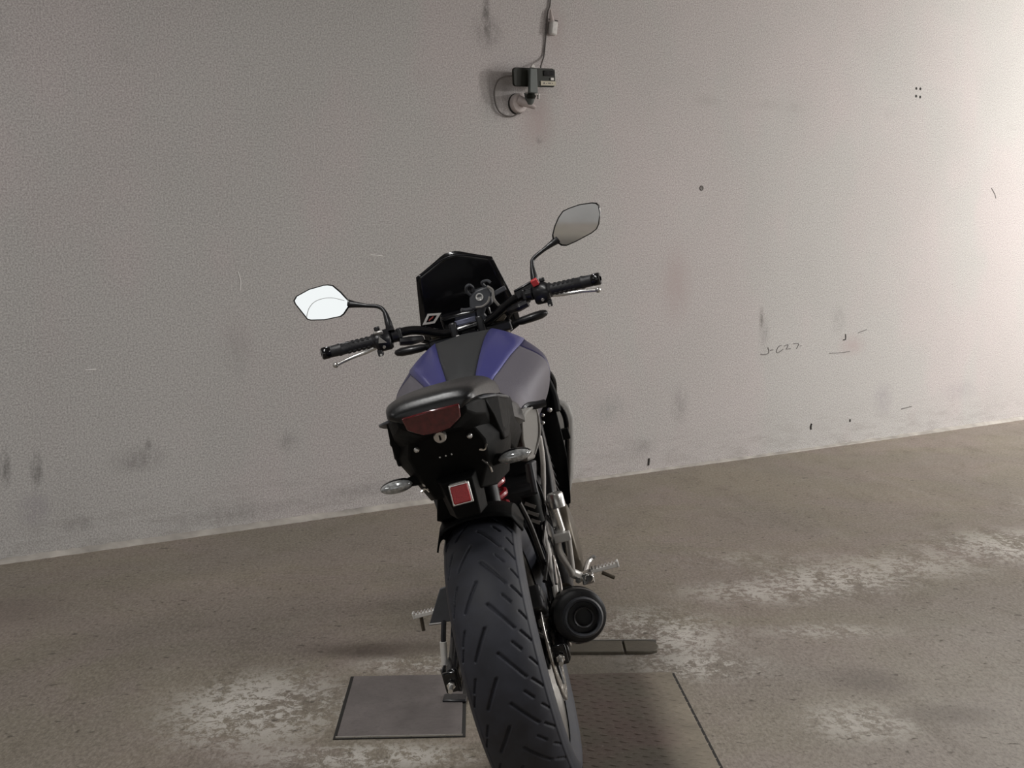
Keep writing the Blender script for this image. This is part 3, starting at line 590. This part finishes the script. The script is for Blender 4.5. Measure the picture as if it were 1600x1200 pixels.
# ---- side covers, subframe, engine
for s in (1, -1):
    cv = P_('side_cover', MB().prism([(.262, s * .130, .765), (.275, s * .142, .782), (.345, s * .168, .780), (.36, s * .160, .71), (.34, s * .132, .655), (.29, s * .116, .660), (.268, s * .118, .715)], (.03, -s * .02, 0)), 'greyplas', .006, 'grey side cover')
    P_('cover_trim', MB().tube([(.262, s * .134, .758), (.276, s * .142, .774), (.340, s * .164, .772), (.352, s * .158, .712), (.332, s * .134, .668)], .003, 6), 'shroud', parent=cv)
    P_('cover_foot', MB().prism([(.29, s * .118, .655), (.34, s * .134, .652), (.34, s * .122, .60), (.30, s * .110, .605)], (.02, -s * .012, 0)), 'mount', .004, parent=cv)
    P_('knee_surround', MB().tube([(.318, s * .124, .738), (.320, s * .1345, .770), (.325, s * .149, .782), (.328, s * .171, .780), (.335, s * .189, .779)], .0095, 8), 'satin')
    P_('subframe', MB().tube([(.30, s * .118, .655), (.30, s * .113, .575), (.31, s * .116, .535), (.32, s * .134, .490), (.34, s * .132, .460)], [.008, .008, .006, .005, .005], 8), 'mount')
    P_('frame_spar', MB().loft([sec((.98, s * .06, .86), .05, .08), sec((.80, s * .13, .72), .04, .08), sec((.60, s * .135, .58), .035, .08), sec((.50, s * .120, .42), .04, .10)]), 'satin', .003)
    P_('frame_brace', MB().tube([(.44, s * .150, .690), (.46, s * .140, .62), (.50, s * .108, .50)], .0065, 10, 3), 'pale', label='bright steel brace')
    # radiator shroud and its black guard tube
    P_('radiator_shroud', MB().prism([(1.0, s * .180, .705), (1.0, s * .203, .702), (1.0, s * .220, .692), (1.0, s * .229, .676), (1.0, s * .232, .639), (1.0, s * .212, .558), (1.0, s * .188, .476), (1.0, s * .164, .425), (.985, s * .150, .46), (.98, s * .175, .60)], (.035, -s * .006, 0)), 'shroud', .010, 'pale grey radiator shroud')
    P_('shroud_guard', MB().tube([(.90, s * .196, .80), (.92, s * .204, .764), (.92, s * .194, .707), (.92, s * .207, .676), (.92, s * .207, .632), (.92, s * .185, .539), (.92, s * .160, .45), (.92, s * .145, .40)], .0075, 8), 'gloss')
    P_('shroud_stay', MB().tube([(.86, s * .186, .80), (.85, s * .194, .735), (.84, s * .190, .69)], [.010, .014, .016], 8).loft([sec((.84, s * .168, .70), .05, .10), sec((.86, s * .160, .60), .06, .14), sec((.86, s * .14, .48), .06, .12)]).box((.90, s * .185, .615), (.03, .05, .03)), 'black', .003)
for p, r in (((.70, -.180, .716), .006), ((.70, -.158, .708), .005), ((.70, -.153, .688), .005)):
    P_('frame_bolt', MB().lathe([(r, 0), (r, .008), (r * .5, .010)], p, (-1, -.3, 0), 10), 'alu')
P_('radiator', MB().box((.99, 0, .58), (.035, .30, .26)), 'darkmetal', .003)
eng = P_('engine', MB().box((.66, 0, .38), (.42, .26, .22)).box((.80, 0, .56), (.20, .28, .26), (0, R(20), 0)).box((.56, 0, .52), (.20, .24, .12)), 'cast', .015)
P_('clutch_cover', MB().lathe([(.10, 0), (.10, .02), (.088, .038), (.05, .045)], (.60, -.125, .39), (0, -1, 0), 36).lathe([(.075, 0), (.075, .02), (.06, .03)], (.77, -.125, .36), (0, -1, 0), 30), 'bronze', .003, parent=eng)
P_('alternator_cover', MB().lathe([(.095, 0), (.095, .02), (.08, .035), (.04, .04)], (.68, .125, .40), (0, 1, 0), 36), 'cast', .003, parent=eng)
mb = MB()
for k in range(7): mb.box((.80 + .006 * k, 0, .48 + .024 * k), (.21, .29, .006), (0, R(20), 0))
P_('cooling_fins', mb, 'cast', parent=eng)
P_('header_pipe', MB().tube([(.90, -.06, .52), (1.0, -.07, .44), (.98, -.08, .28), (.86, -.09, .20), (.66, -.10, .20), (.48, -.11, .24), (.36, -.115, .32)], .022, 12).tube([(.90, .06, .52), (1.0, .06, .44), (.98, .02, .28), (.86, -.05, .20), (.70, -.09, .20)], .020, 12), 'bronze')
# ---- muffler
E0 = Vector((-.055, -.166, .366)); E1 = E0 + Vector((.016, .007, .001)); ax = Vector((1, .13, -.25)).normalized()
mf = P_('muffler', MB().lathe([(.030, 0), (.050, .001), (.056, .006), (.059, .030), (.060, .070), (.060, .30), (.055, .34), (.030, .40), (.026, .46)], E1, ax, 40), 'darkmetal', label='short matte black muffler')
P_('end_cap', MB().lathe([(.031, .030), (.034, -.004), (.0385, -.008), (.042, -.002), (.044, .030)], E0, ax, 40, True), 'mount', parent=mf)
P_('tail_pipe', MB().lathe([(.018, -.012), (.021, -.014), (.022, .03), (.0175, .03)], E0, ax, 28, True).lathe([(.0175, .02), (.001, .021)], E0, ax, 20), 'cast', parent=mf)
P_('heat_shield', MB().lathe([(.0615, .10), (.063, .105), (.063, .27), (.0615, .275)], E1, ax, 40, True), 'black', parent=mf)
# ---- rider pegs
for s in (1, -1):
    pg = P_('foot_peg', MB().box((.36, s * .222, .3525), (.018, .066, .010)).box((.36, s * .256, .355), (.020, .005, .016)), 'pale', .0015, 'bare metal foot peg')
    mb = MB()
    for k in range(8): mb.box((.36, s * (.193 + .0085 * k), .3590), (.018, .0035, .004))
    P_('peg_teeth', mb, 'steel', parent=pg)
    P_('peg_hinge', MB().box((.36, s * .178, .340), (.034, .030, .028)).cyl((.335, s * .182, .342), (.385, s * .182, .342), .011, n=14), 'steel', .003, parent=pg)
    P_('peg_feeler', MB().tube([(.36, s * .214, .342), (.36, s * .240, .322 if s < 0 else .312)] if s < 0 else [(.36, s * .240, .347), (.36, s * .243, .312)], .0048, 8, 1), 'bronze', parent=pg)
    yb = lambda q: -q if s < 0 else q - .035
    P_('peg_bracket', MB().tube([(.30, yb(.134), .462), (.31, yb(.130), .430), (.33, yb(.142), .385), (.34, yb(.145), .360)], .0095, 10).tube([(.30, yb(.160), .458), (.32, yb(.153), .41), (.34, yb(.146), .362)], .0075, 10).box((.30, yb(.147), .464), (.024, .040, .020)).tube([(.34, yb(.145), .365), (.36, s * .165, .342)], .012, 8, 1), 'pale', .002, 'light metal peg bracket')
P_('brake_pedal', MB().tube([(.33, -.155, .345), (.44, -.165, .325), (.54, -.18, .33), (.56, -.20, .335)], .007, 8), 'alu')
P_('master_cylinder', MB().cyl((.31, -.142, .555), (.32, -.145, .475), .013, n=14).lathe([(.020, 0), (.020, .03), (.017, .034)], (.31, -.155, .535), (0, 0, 1), 18), 'alu')
P_('side_stand', MB().tube([(.60, .11, .33), (.575, .17, .22), (.545, .232, .085)], [.014, .012, .010], 10), 'satin')
P_('stand_foot', MB().box((.543, .246, .068), (.05, .062, .010), (R(14.7), 0, 0)), 'satin', .004)
P_('left_linkage', MB().tube([(.03, .134, .410), (.005, .142, .376), (.0, .146, .352)], .006, 8), 'satin')
P_('linkage_sleeve', MB().cyl((.0, .143, .374), (-.004, .152, .326), .0075, n=12), 'pale')
# ---- front end
FA = Vector((1.40, 0, .300))
fw = wheel('front_wheel', FA, 0.2185, 0.045, bike)
tyre('front_tyre', FA, 0.300, 0.060, 160, False, fw)
d, mb = disc((1.40, -.062, .300), .11, .150, 0, fw); P_('disc_carrier', mb, 'satin', parent=fw)
for s in (1, -1):
    P_('fork_leg', MB().cyl((1.40, s * .095, .30), (1.255, s * .095, .60), .027, n=20).cyl((1.255, s * .095, .60), (1.075, s * .095, .972), .0205, n=20), 'bronze')
P_('front_caliper', MB().box((1.33, -.085, .40), (.06, .05, .10), (0, R(25), 0)), 'cast', .005)
P_('front_fender', MB().loft([[(1.40 - .325 * math.cos(R(a)), -.07 + .14 * q / 8, .30 + (.325 - .03 * abs(-1 + q / 4) ** 2.5) * math.sin(R(a))) for q in range(9)] for a in range(30, 130, 8)], False, False), 'black', solid=.004)
P_('triple_clamp', MB().box((1.075, 0, .945), (.075, .25, .030)).box((1.13, 0, .80), (.075, .25, .035)).cyl((1.03, 0, .955), (1.12, 0, .76), .026, n=18), 'satin', .006)
P_('headlight', MB().loft([[(1.15 + .10 * (k == 1) + .14 * (k == 2), w * math.cos(a), .90 + h * math.sin(a)) for a in [2 * math.pi * i / 20 for i in range(20)]] for k, (w, h) in enumerate(((.085, .07), (.10, .085), (.06, .05)))]), 'black', .004)
# ---- handlebar
bar = P_('handlebar', MB().tube([(.905, .37, 1.009), (.945, .26, 1.005), (.980, .185, 1.008), (1.003, .140, 1.001), (1.028, .080, .973), (1.04, .045, .968), (1.04, -.045, .971), (1.028, -.080, .979), (1.003, -.140, 1.009), (.980, -.185, 1.018), (.945, -.26, 1.015), (.905, -.37, 1.012)], .0132, 14), 'gloss', label='gloss black handlebar')
for y in (.040, -.040): P_('bar_clamp', MB().box((1.043, y, .969), (.040, .022, .052)), 'satin', .005, parent=bar)
P_('clamp_pad', MB().box((1.062, 0.002, .986), (.030, .066, .016), (0, R(12), 0)), 'barpad', .003, 'blue grey clamp top', parent=bar)
def barpt(s, y):
    t_ = (y - .26) / .11; return Vector((.945 - .040 * t_, s * y, (1.005 if s > 0 else 1.0155) + (.004 if s > 0 else -.0035) * t_))
for s in (1, -1):
    a, b2 = barpt(s, .258), barpt(s, .382); u = (b2 - a).normalized(); Lg = (b2 - a).length
    g_ = P_('grip', MB().lathe([(.020, 0), (.0215, .004), (.0165, .010), (.0160, .05), (.0170, Lg - .035), (.0185, Lg - .032), (.0185, Lg - .028), (.0170, Lg - .024), (.0165, Lg)], a, u, 24), 'rubber', label='black rubber grip')
    mb = MB()
    for k in range(9):
        for h in range(5):
            an = 2 * math.pi * k / 9; q = Vector((0, 0, 1)).rotation_difference(u)
            p = a + u * (.022 + h * .014) + (q @ Vector((math.cos(an) * .0166, math.sin(an) * .0166, 0)))
            mb.box(p, (.003, .008, .003))
    P_('grip_ribs', mb, 'rubber', parent=g_, kind='stuff')
    P_('bar_end', MB().lathe([(.0155, 0), (.0175, .003), (.0175, .020), (.0150, .024), (.007, .0245), (.007, .021)], b2, u, 24), 'gloss', parent=g_, label='shiny bar end weight')
    # switch housing
    c = barpt(s, .236)
    sh = P_('switch_housing', MB().loft([[c - u * .026 + Vector((.022 * math.cos(t_), 0, .026 * math.sin(t_) - .004)) for t_ in [2 * math.pi * k / 14 for k in range(14)]], [c - u * .020 + Vector((.027 * math.cos(t_), 0, .031 * math.sin(t_) - .004)) for t_ in [2 * math.pi * k / 14 for k in range(14)]],
               [c + u * .014 + Vector((.027 * math.cos(t_), 0, .031 * math.sin(t_) - .004)) for t_ in [2 * math.pi * k / 14 for k in range(14)]], [c + u * .024 + Vector((.021 * math.cos(t_), 0, .023 * math.sin(t_) - .002)) for t_ in [2 * math.pi * k / 14 for k in range(14)]]])
         .box(c + u * .016 + Vector((0, 0, -.036)), (.03, .014, .020)).box(c + u * .010 + Vector((.012, 0, .032)), (.018, .016, .012)), 'satin', .003, label='black switch housing')
    if s < 0:
        P_('kill_switch', MB().box(c - u * .012 + Vector((-.018, 0, .030)), (.014, .019, .019), (R(-14), R(-20), 0)), 'red', .002, 'red kill switch', parent=sh)
    else:
        P_('switch_button', MB().prism([c + Vector((-.0275, -.014, -.012)), c + Vector((-.0275, .010, -.008)), c + Vector((-.0275, .004, .010))], (-.004, 0, 0)), 'greyplas', .001, parent=sh)
        P_('switch_plate', MB().box(c + Vector((-.022, .004, .020)), (.008, .026, .014), (0, R(-40), 0)), 'alu', .002, parent=sh)
    P_('switch_screw', MB().lathe([(.005, 0), (.004, .003)], c + Vector((-.024, -s * .002, -.022)), (-1, 0, -.4), 10).lathe([(.004, 0), (.003, .003)], c + u * .014 + Vector((-.014, 0, -.042)), (-1, 0, 0), 10), 'alu', parent=sh)
    # lever and perch
    lv = P_('lever', MB().tube([c + Vector((.050, s * .005, -.014)), c + Vector((.058, s * .06, -.024)), c + Vector((.050, s * .11, -.030)), c + Vector((.030, s * .152, -.038))], [.008, .0075, .006, .005], 10, flat=.8).ball(c + Vector((.028, s * .156, -.038)), .0085, 10), 'alu', label='bare metal lever')
    P_('lever_perch', MB().box(c + Vector((.032, -s * .030, -.004)), (.040, .040, .026)).cyl(c - u * .046, c - u * .024, .018, n=16).box(c + Vector((.014, -s * .05, .004)), (.03, .012, .03)), 'satin', .003)
    P_('cable_lug', MB().tube([c + Vector((.03, -s * .040, -.016)), c + Vector((.05, -s * .075, -.026)), c + Vector((.085, -s * .11, -.045)), (1.12, s * .06, .90)], .006, 8).tube([c + Vector((.0, -s * .045, -.020)), c + Vector((.01, -s * .075, -.026)), c + Vector((.04, -s * .105, -.030))], [.011, .013, .009], 8), 'satin')
P_('brake_reservoir', MB().box((.985, -.190, 1.030), (.045, .058, .024), (R(-14), 0, 0)).box((.985, -.190, 1.044), (.050, .062, .006), (R(-14), 0, 0)).cyl((.966, -.186, 1.022), (.960, -.186, 1.022), .010, n=16), 'satin', .003)
# front indicators (seen from behind below the bar)
for s in (1, -1):
    fi = P_('front_turn_signal', MB().loft([[Vector((1.10, s * y, .9455 + (y - .18) * .06)) + Vector((w * 1.3 * math.cos(t_), 0, w * .9 * math.sin(t_))) for t_ in [2 * math.pi * k / 14 for k in range(14)]] for y, w in ((.142, .010), (.155, .0135), (.19, .0150), (.215, .0145), (.230, .010), (.235, .004))]), 'satin', label='black front turn signal housing')
    P_('signal_stalk', MB().tube([(1.10, s * .145, .944), (1.10, s * .105, .932), (1.10, s * .08, .930)], [.009, .014, .016], 10), 'black', parent=fi)
    P_('stalk_bolt', MB().lathe([(.006, 0), (.005, .004)], (1.075, s * .118, .932), (-1, 0, 0), 10), 'alu', parent=fi)
# ---- mirrors
OUT = {1: [(0.3523, 1.1952), (0.3381, 1.1889), (0.3205, 1.1633), (0.3044, 1.1323), (0.3085, 1.1182), (0.3288, 1.1008), (0.3398, 1.0962), (0.3891, 1.099), (0.4288, 1.1087), (0.4371, 1.1134), (0.4602, 1.1668), (0.4612, 1.1766), (0.4504, 1.187), (0.409, 1.1967), (0.3646, 1.1971)],
       -1: [(-0.4387, 1.2211), (-0.4506, 1.2169), (-0.4566, 1.2078), (-0.4546, 1.186), (-0.4433, 1.1574), (-0.4335, 1.1451), (-0.4166, 1.1376), (-0.3665, 1.126), (-0.3372, 1.1218), (-0.3234, 1.1265), (-0.3048, 1.1484), (-0.3055, 1.1613), (-0.3182, 1.184), (-0.3352, 1.2055), (-0.3521, 1.2196), (-0.3699, 1.2231), (-0.4024, 1.2254)]}
TILT = {1: (0.0, 0.03), -1: (0.0, -0.06)}
for s in (1, -1):
    o_ = OUT[s]; cy = sum(p[0] for p in o_) / len(o_); cz = sum(p[1] for p in o_) / len(o_); ty, tz = TILT[s]
    def ring(k, off): return [(.99 + off + ty * k * (p[0] - cy) + tz * k * (p[1] - cz), cy + k * (p[0] - cy), cz + k * (p[1] - cz)) for p in o_]
    mr = P_('mirror', MB().loft([ring(.95, .003), ring(.955, -.001), ring(1.0, .001), ring(1.01, .008), ring(.93, .024), ring(.70, .036)]), 'gloss', ang=60, label='black diamond shaped mirror')
    P_('mirror_glass', MB().loft([ring(.945, .004), ring(.945, .0005)]), 'mirror' if s > 0 else 'mirror2', parent=mr, smooth=False)
    if s > 0:   # arc of the wide angle zone etched in the glass
        P_('blind_spot_line', MB().tube([(.9895 + tz * (z - cz), y, z) for y, z in ((.436, 1.122), (.424, 1.142), (.405, 1.156), (.380, 1.160), (.350, 1.155), (.318, 1.138))], .0007, 6, 5), 'greyplas', parent=mr)
        stem = [(.955, .208, 1.020), (.962, .209, 1.045), (.975, .213, 1.078), (.985, .228, 1.096), (.99, .262, 1.108), (.996, .292, 1.119), (1.0, .310, 1.126)]
    else:
        stem = [(.955, -.224, 1.035), (.962, -.226, 1.060), (.975, -.229, 1.092), (.985, -.238, 1.112), (.99, -.272, 1.128), (.996, -.300, 1.139), (1.0, -.318, 1.146)]
    P_('mirror_stem', MB().tube(stem, [.0105, .0105, .0062, .0058, .0058, .009, .013], 12), 'satin', parent=mr)
    P_('stem_nut', MB().lathe([(.0125, 0), (.0125, .012), (.009, .02)], stem[0], Vector(stem[1]) - Vector(stem[0]), 6), 'satin', parent=mr)
# ---- windscreen
def wsx(y, z): return 1.185 - (z - 1.0) * .30 - .55 * y * y
rows = []
for i in range(15):
    u = -1 + 2 * i / 14; colm = []
    for j in range(13):
        w = j / 12; zt = 1.194 - .045 * max(0, (abs(u) - .18) / .82) ** 1.0
        z = .93 + (zt - .93) * w; hw = (.120 + .028 * min(1, z < 1.0) if z < 1.0 else .149 - .030 * (z - 1.0) / .15)
        hw = .147 - .0 if z < 1.0 else .148 - .031 * (z - 1.0) / .15
        y = u * hw; colm.append((wsx(y, z), y, z))
    rows.append(colm)
ws = P_('windscreen', MB().loft(rows, False, False), 'gloss', solid=.004, label='black tinted flyscreen')
P_('screen_lip', MB().tube([(wsx(y, z) - .004, y, z) for y, z in ((.100, 1.152), (.06, 1.168), (.02, 1.180), (-.02, 1.180), (-.06, 1.168), (-.100, 1.152))], .0025, 6), 'satin', parent=ws)
cy, cz = .110, 1.018
dm = lambda k, e: [(wsx(cy + k * a, cz + k * b2) - e, cy + k * a, cz + k * b2) for a, b2 in ((.031, -.012), (.006, .017), (-.034, .009), (-.006, -.016))]
st = P_('diamond_sticker', MB().loft([dm(1, .003), dm(1, .0045)]), 'white', parent=ws, smooth=False, label='white diamond sticker with a small red mark')
P_('sticker_centre', MB().loft([dm(.58, .0044), dm(.58, .0052)]), 'gloss', parent=ws, smooth=False)
P_('sticker_slash', MB().loft([[(wsx(y, z) - .0056, y, z) for y, z in ((cy + .010, cz - .006), (cy + .006, cz + .000), (cy - .010, cz + .007), (cy - .006, cz + .001))], [(wsx(y, z) - .0062, y, z) for y, z in ((cy + .010, cz - .006), (cy + .006, cz + .000), (cy - .010, cz + .007), (cy - .006, cz + .001))]]), 'redprint', parent=ws, smooth=False)
P_('instrument_panel', MB().box((1.10, 0, .985), (.035, .15, .075), (0, R(-25), 0)), 'gloss', .008)
# ---- phone cradle on the bar
pm_ = P_('phone_cradle', MB().loft([[(1.02 + .0 * k, y, z) for y, z in ((-.022, 1.018), (-.058, 1.010), (-.088, 1.020), (-.094, 1.050), (-.088, 1.070), (-.050, 1.066), (-.030, 1.050))] if k == 0 else [(1.036, y, z) for y, z in ((-.020, 1.016), (-.058, 1.006), (-.092, 1.018), (-.098, 1.050), (-.092, 1.074), (-.048, 1.070), (-.028, 1.052))] for k in range(2)]), 'mount', .004, 'dark grey phone cradle')
P_('cradle_ring', MB().lathe([(.0062, 0), (.0085, .002), (.0110, .002), (.0118, 0)], (1.02, -.058, 1.046), (-1, 0, .1), 20), 'alu', parent=pm_)
P_('cradle_arc', MB().tube([(1.016, -.040, 1.020), (1.014, -.060, 1.018), (1.014, -.078, 1.026), (1.016, -.087, 1.040)], .003, 6).tube([(1.014, -.088, 1.070), (1.012, -.100, 1.055), (1.012, -.097, 1.030), (1.014, -.106, 1.008)], .004, 6), 'greyplas', parent=pm_)
for pts, r in (([(1.026, -.034, 1.058), (1.020, -.026, 1.072), (1.010, -.030, 1.084), (1.008, -.040, 1.088)], .0045), ([(1.026, -.044, 1.066), (1.018, -.047, 1.078), (1.010, -.040, 1.088)], .004), ([(1.026, -.080, 1.072), (1.018, -.076, 1.084), (1.010, -.092, 1.086), (1.008, -.100, 1.078)], .0045), ([(1.028, -.03, 1.018), (1.018, -.008, 1.020), (1.012, .002, 1.024)], .006)):
    P_('cradle_claw', MB().tube(pts, r, 8), 'mount', parent=pm_)
P_('cradle_arm', MB().box((1.022, -.118, 1.048), (.010, .040, .014), (R(-14), 0, 0)), 'mount', .002, parent=pm_)
P_('cradle_stem', MB().tube([(1.04, -.050, .985), (1.034, -.048, 1.000), (1.03, -.056, 1.02)], [.014, .012, .016], 10), 'mount', parent=pm_)

# ------------------------------------------------------------------ unseen lamps: ceiling tubes, added floodlight, added mirror fill
for x, y, _, where in LAMPS:
    lf = empty('ceiling_lamp', (x, y, 3.2), (0, 0, 0), 'long white tube lamp on the ceiling ' + where, 'lamp', None)
    MB().box((0, 0, -0.05), (0.14, 2.5, 0.10)).build('lamp_housing', M['concrete'], lf, bev=0.01)
    MB().cyl((0, -1.2, -0.125), (0, 1.2, -0.125), 0.018, n=14).build('lamp_tube', M['lamp'], lf)

fl = empty('added_flood_lamp', (6.60, 6.70, 3.2), (0, 0, 0), 'small boxy floodlight added under the ceiling to brighten the upper right wall', 'lamp')
MB().cyl((0, 0, 0), (0, 0, -0.42), 0.02).build('rod', M['concrete'], fl)
MB().box((0.02, -0.02, -0.46), (0.16, 0.40, 0.26), (0, R(10), R(129))).build('lamp_body', M['black'], fl, bev=0.01)

ww = empty('mirror_fill_lamp', (0.4, -6.82, 3.2), (0, 0, 0), 'unseen long lamp added to light the wall reflected in the right mirror', 'lamp')
MB().box((0, 0.02, -0.90), (1.7, 0.10, 0.20)).build('lamp_body', M['concrete'], ww, bev=0.01)
for x in (-0.7, 0.7): MB().cyl((x, 0.02, 0), (x, 0.02, -0.82), 0.012, n=10).build('rod', M['concrete'], ww)
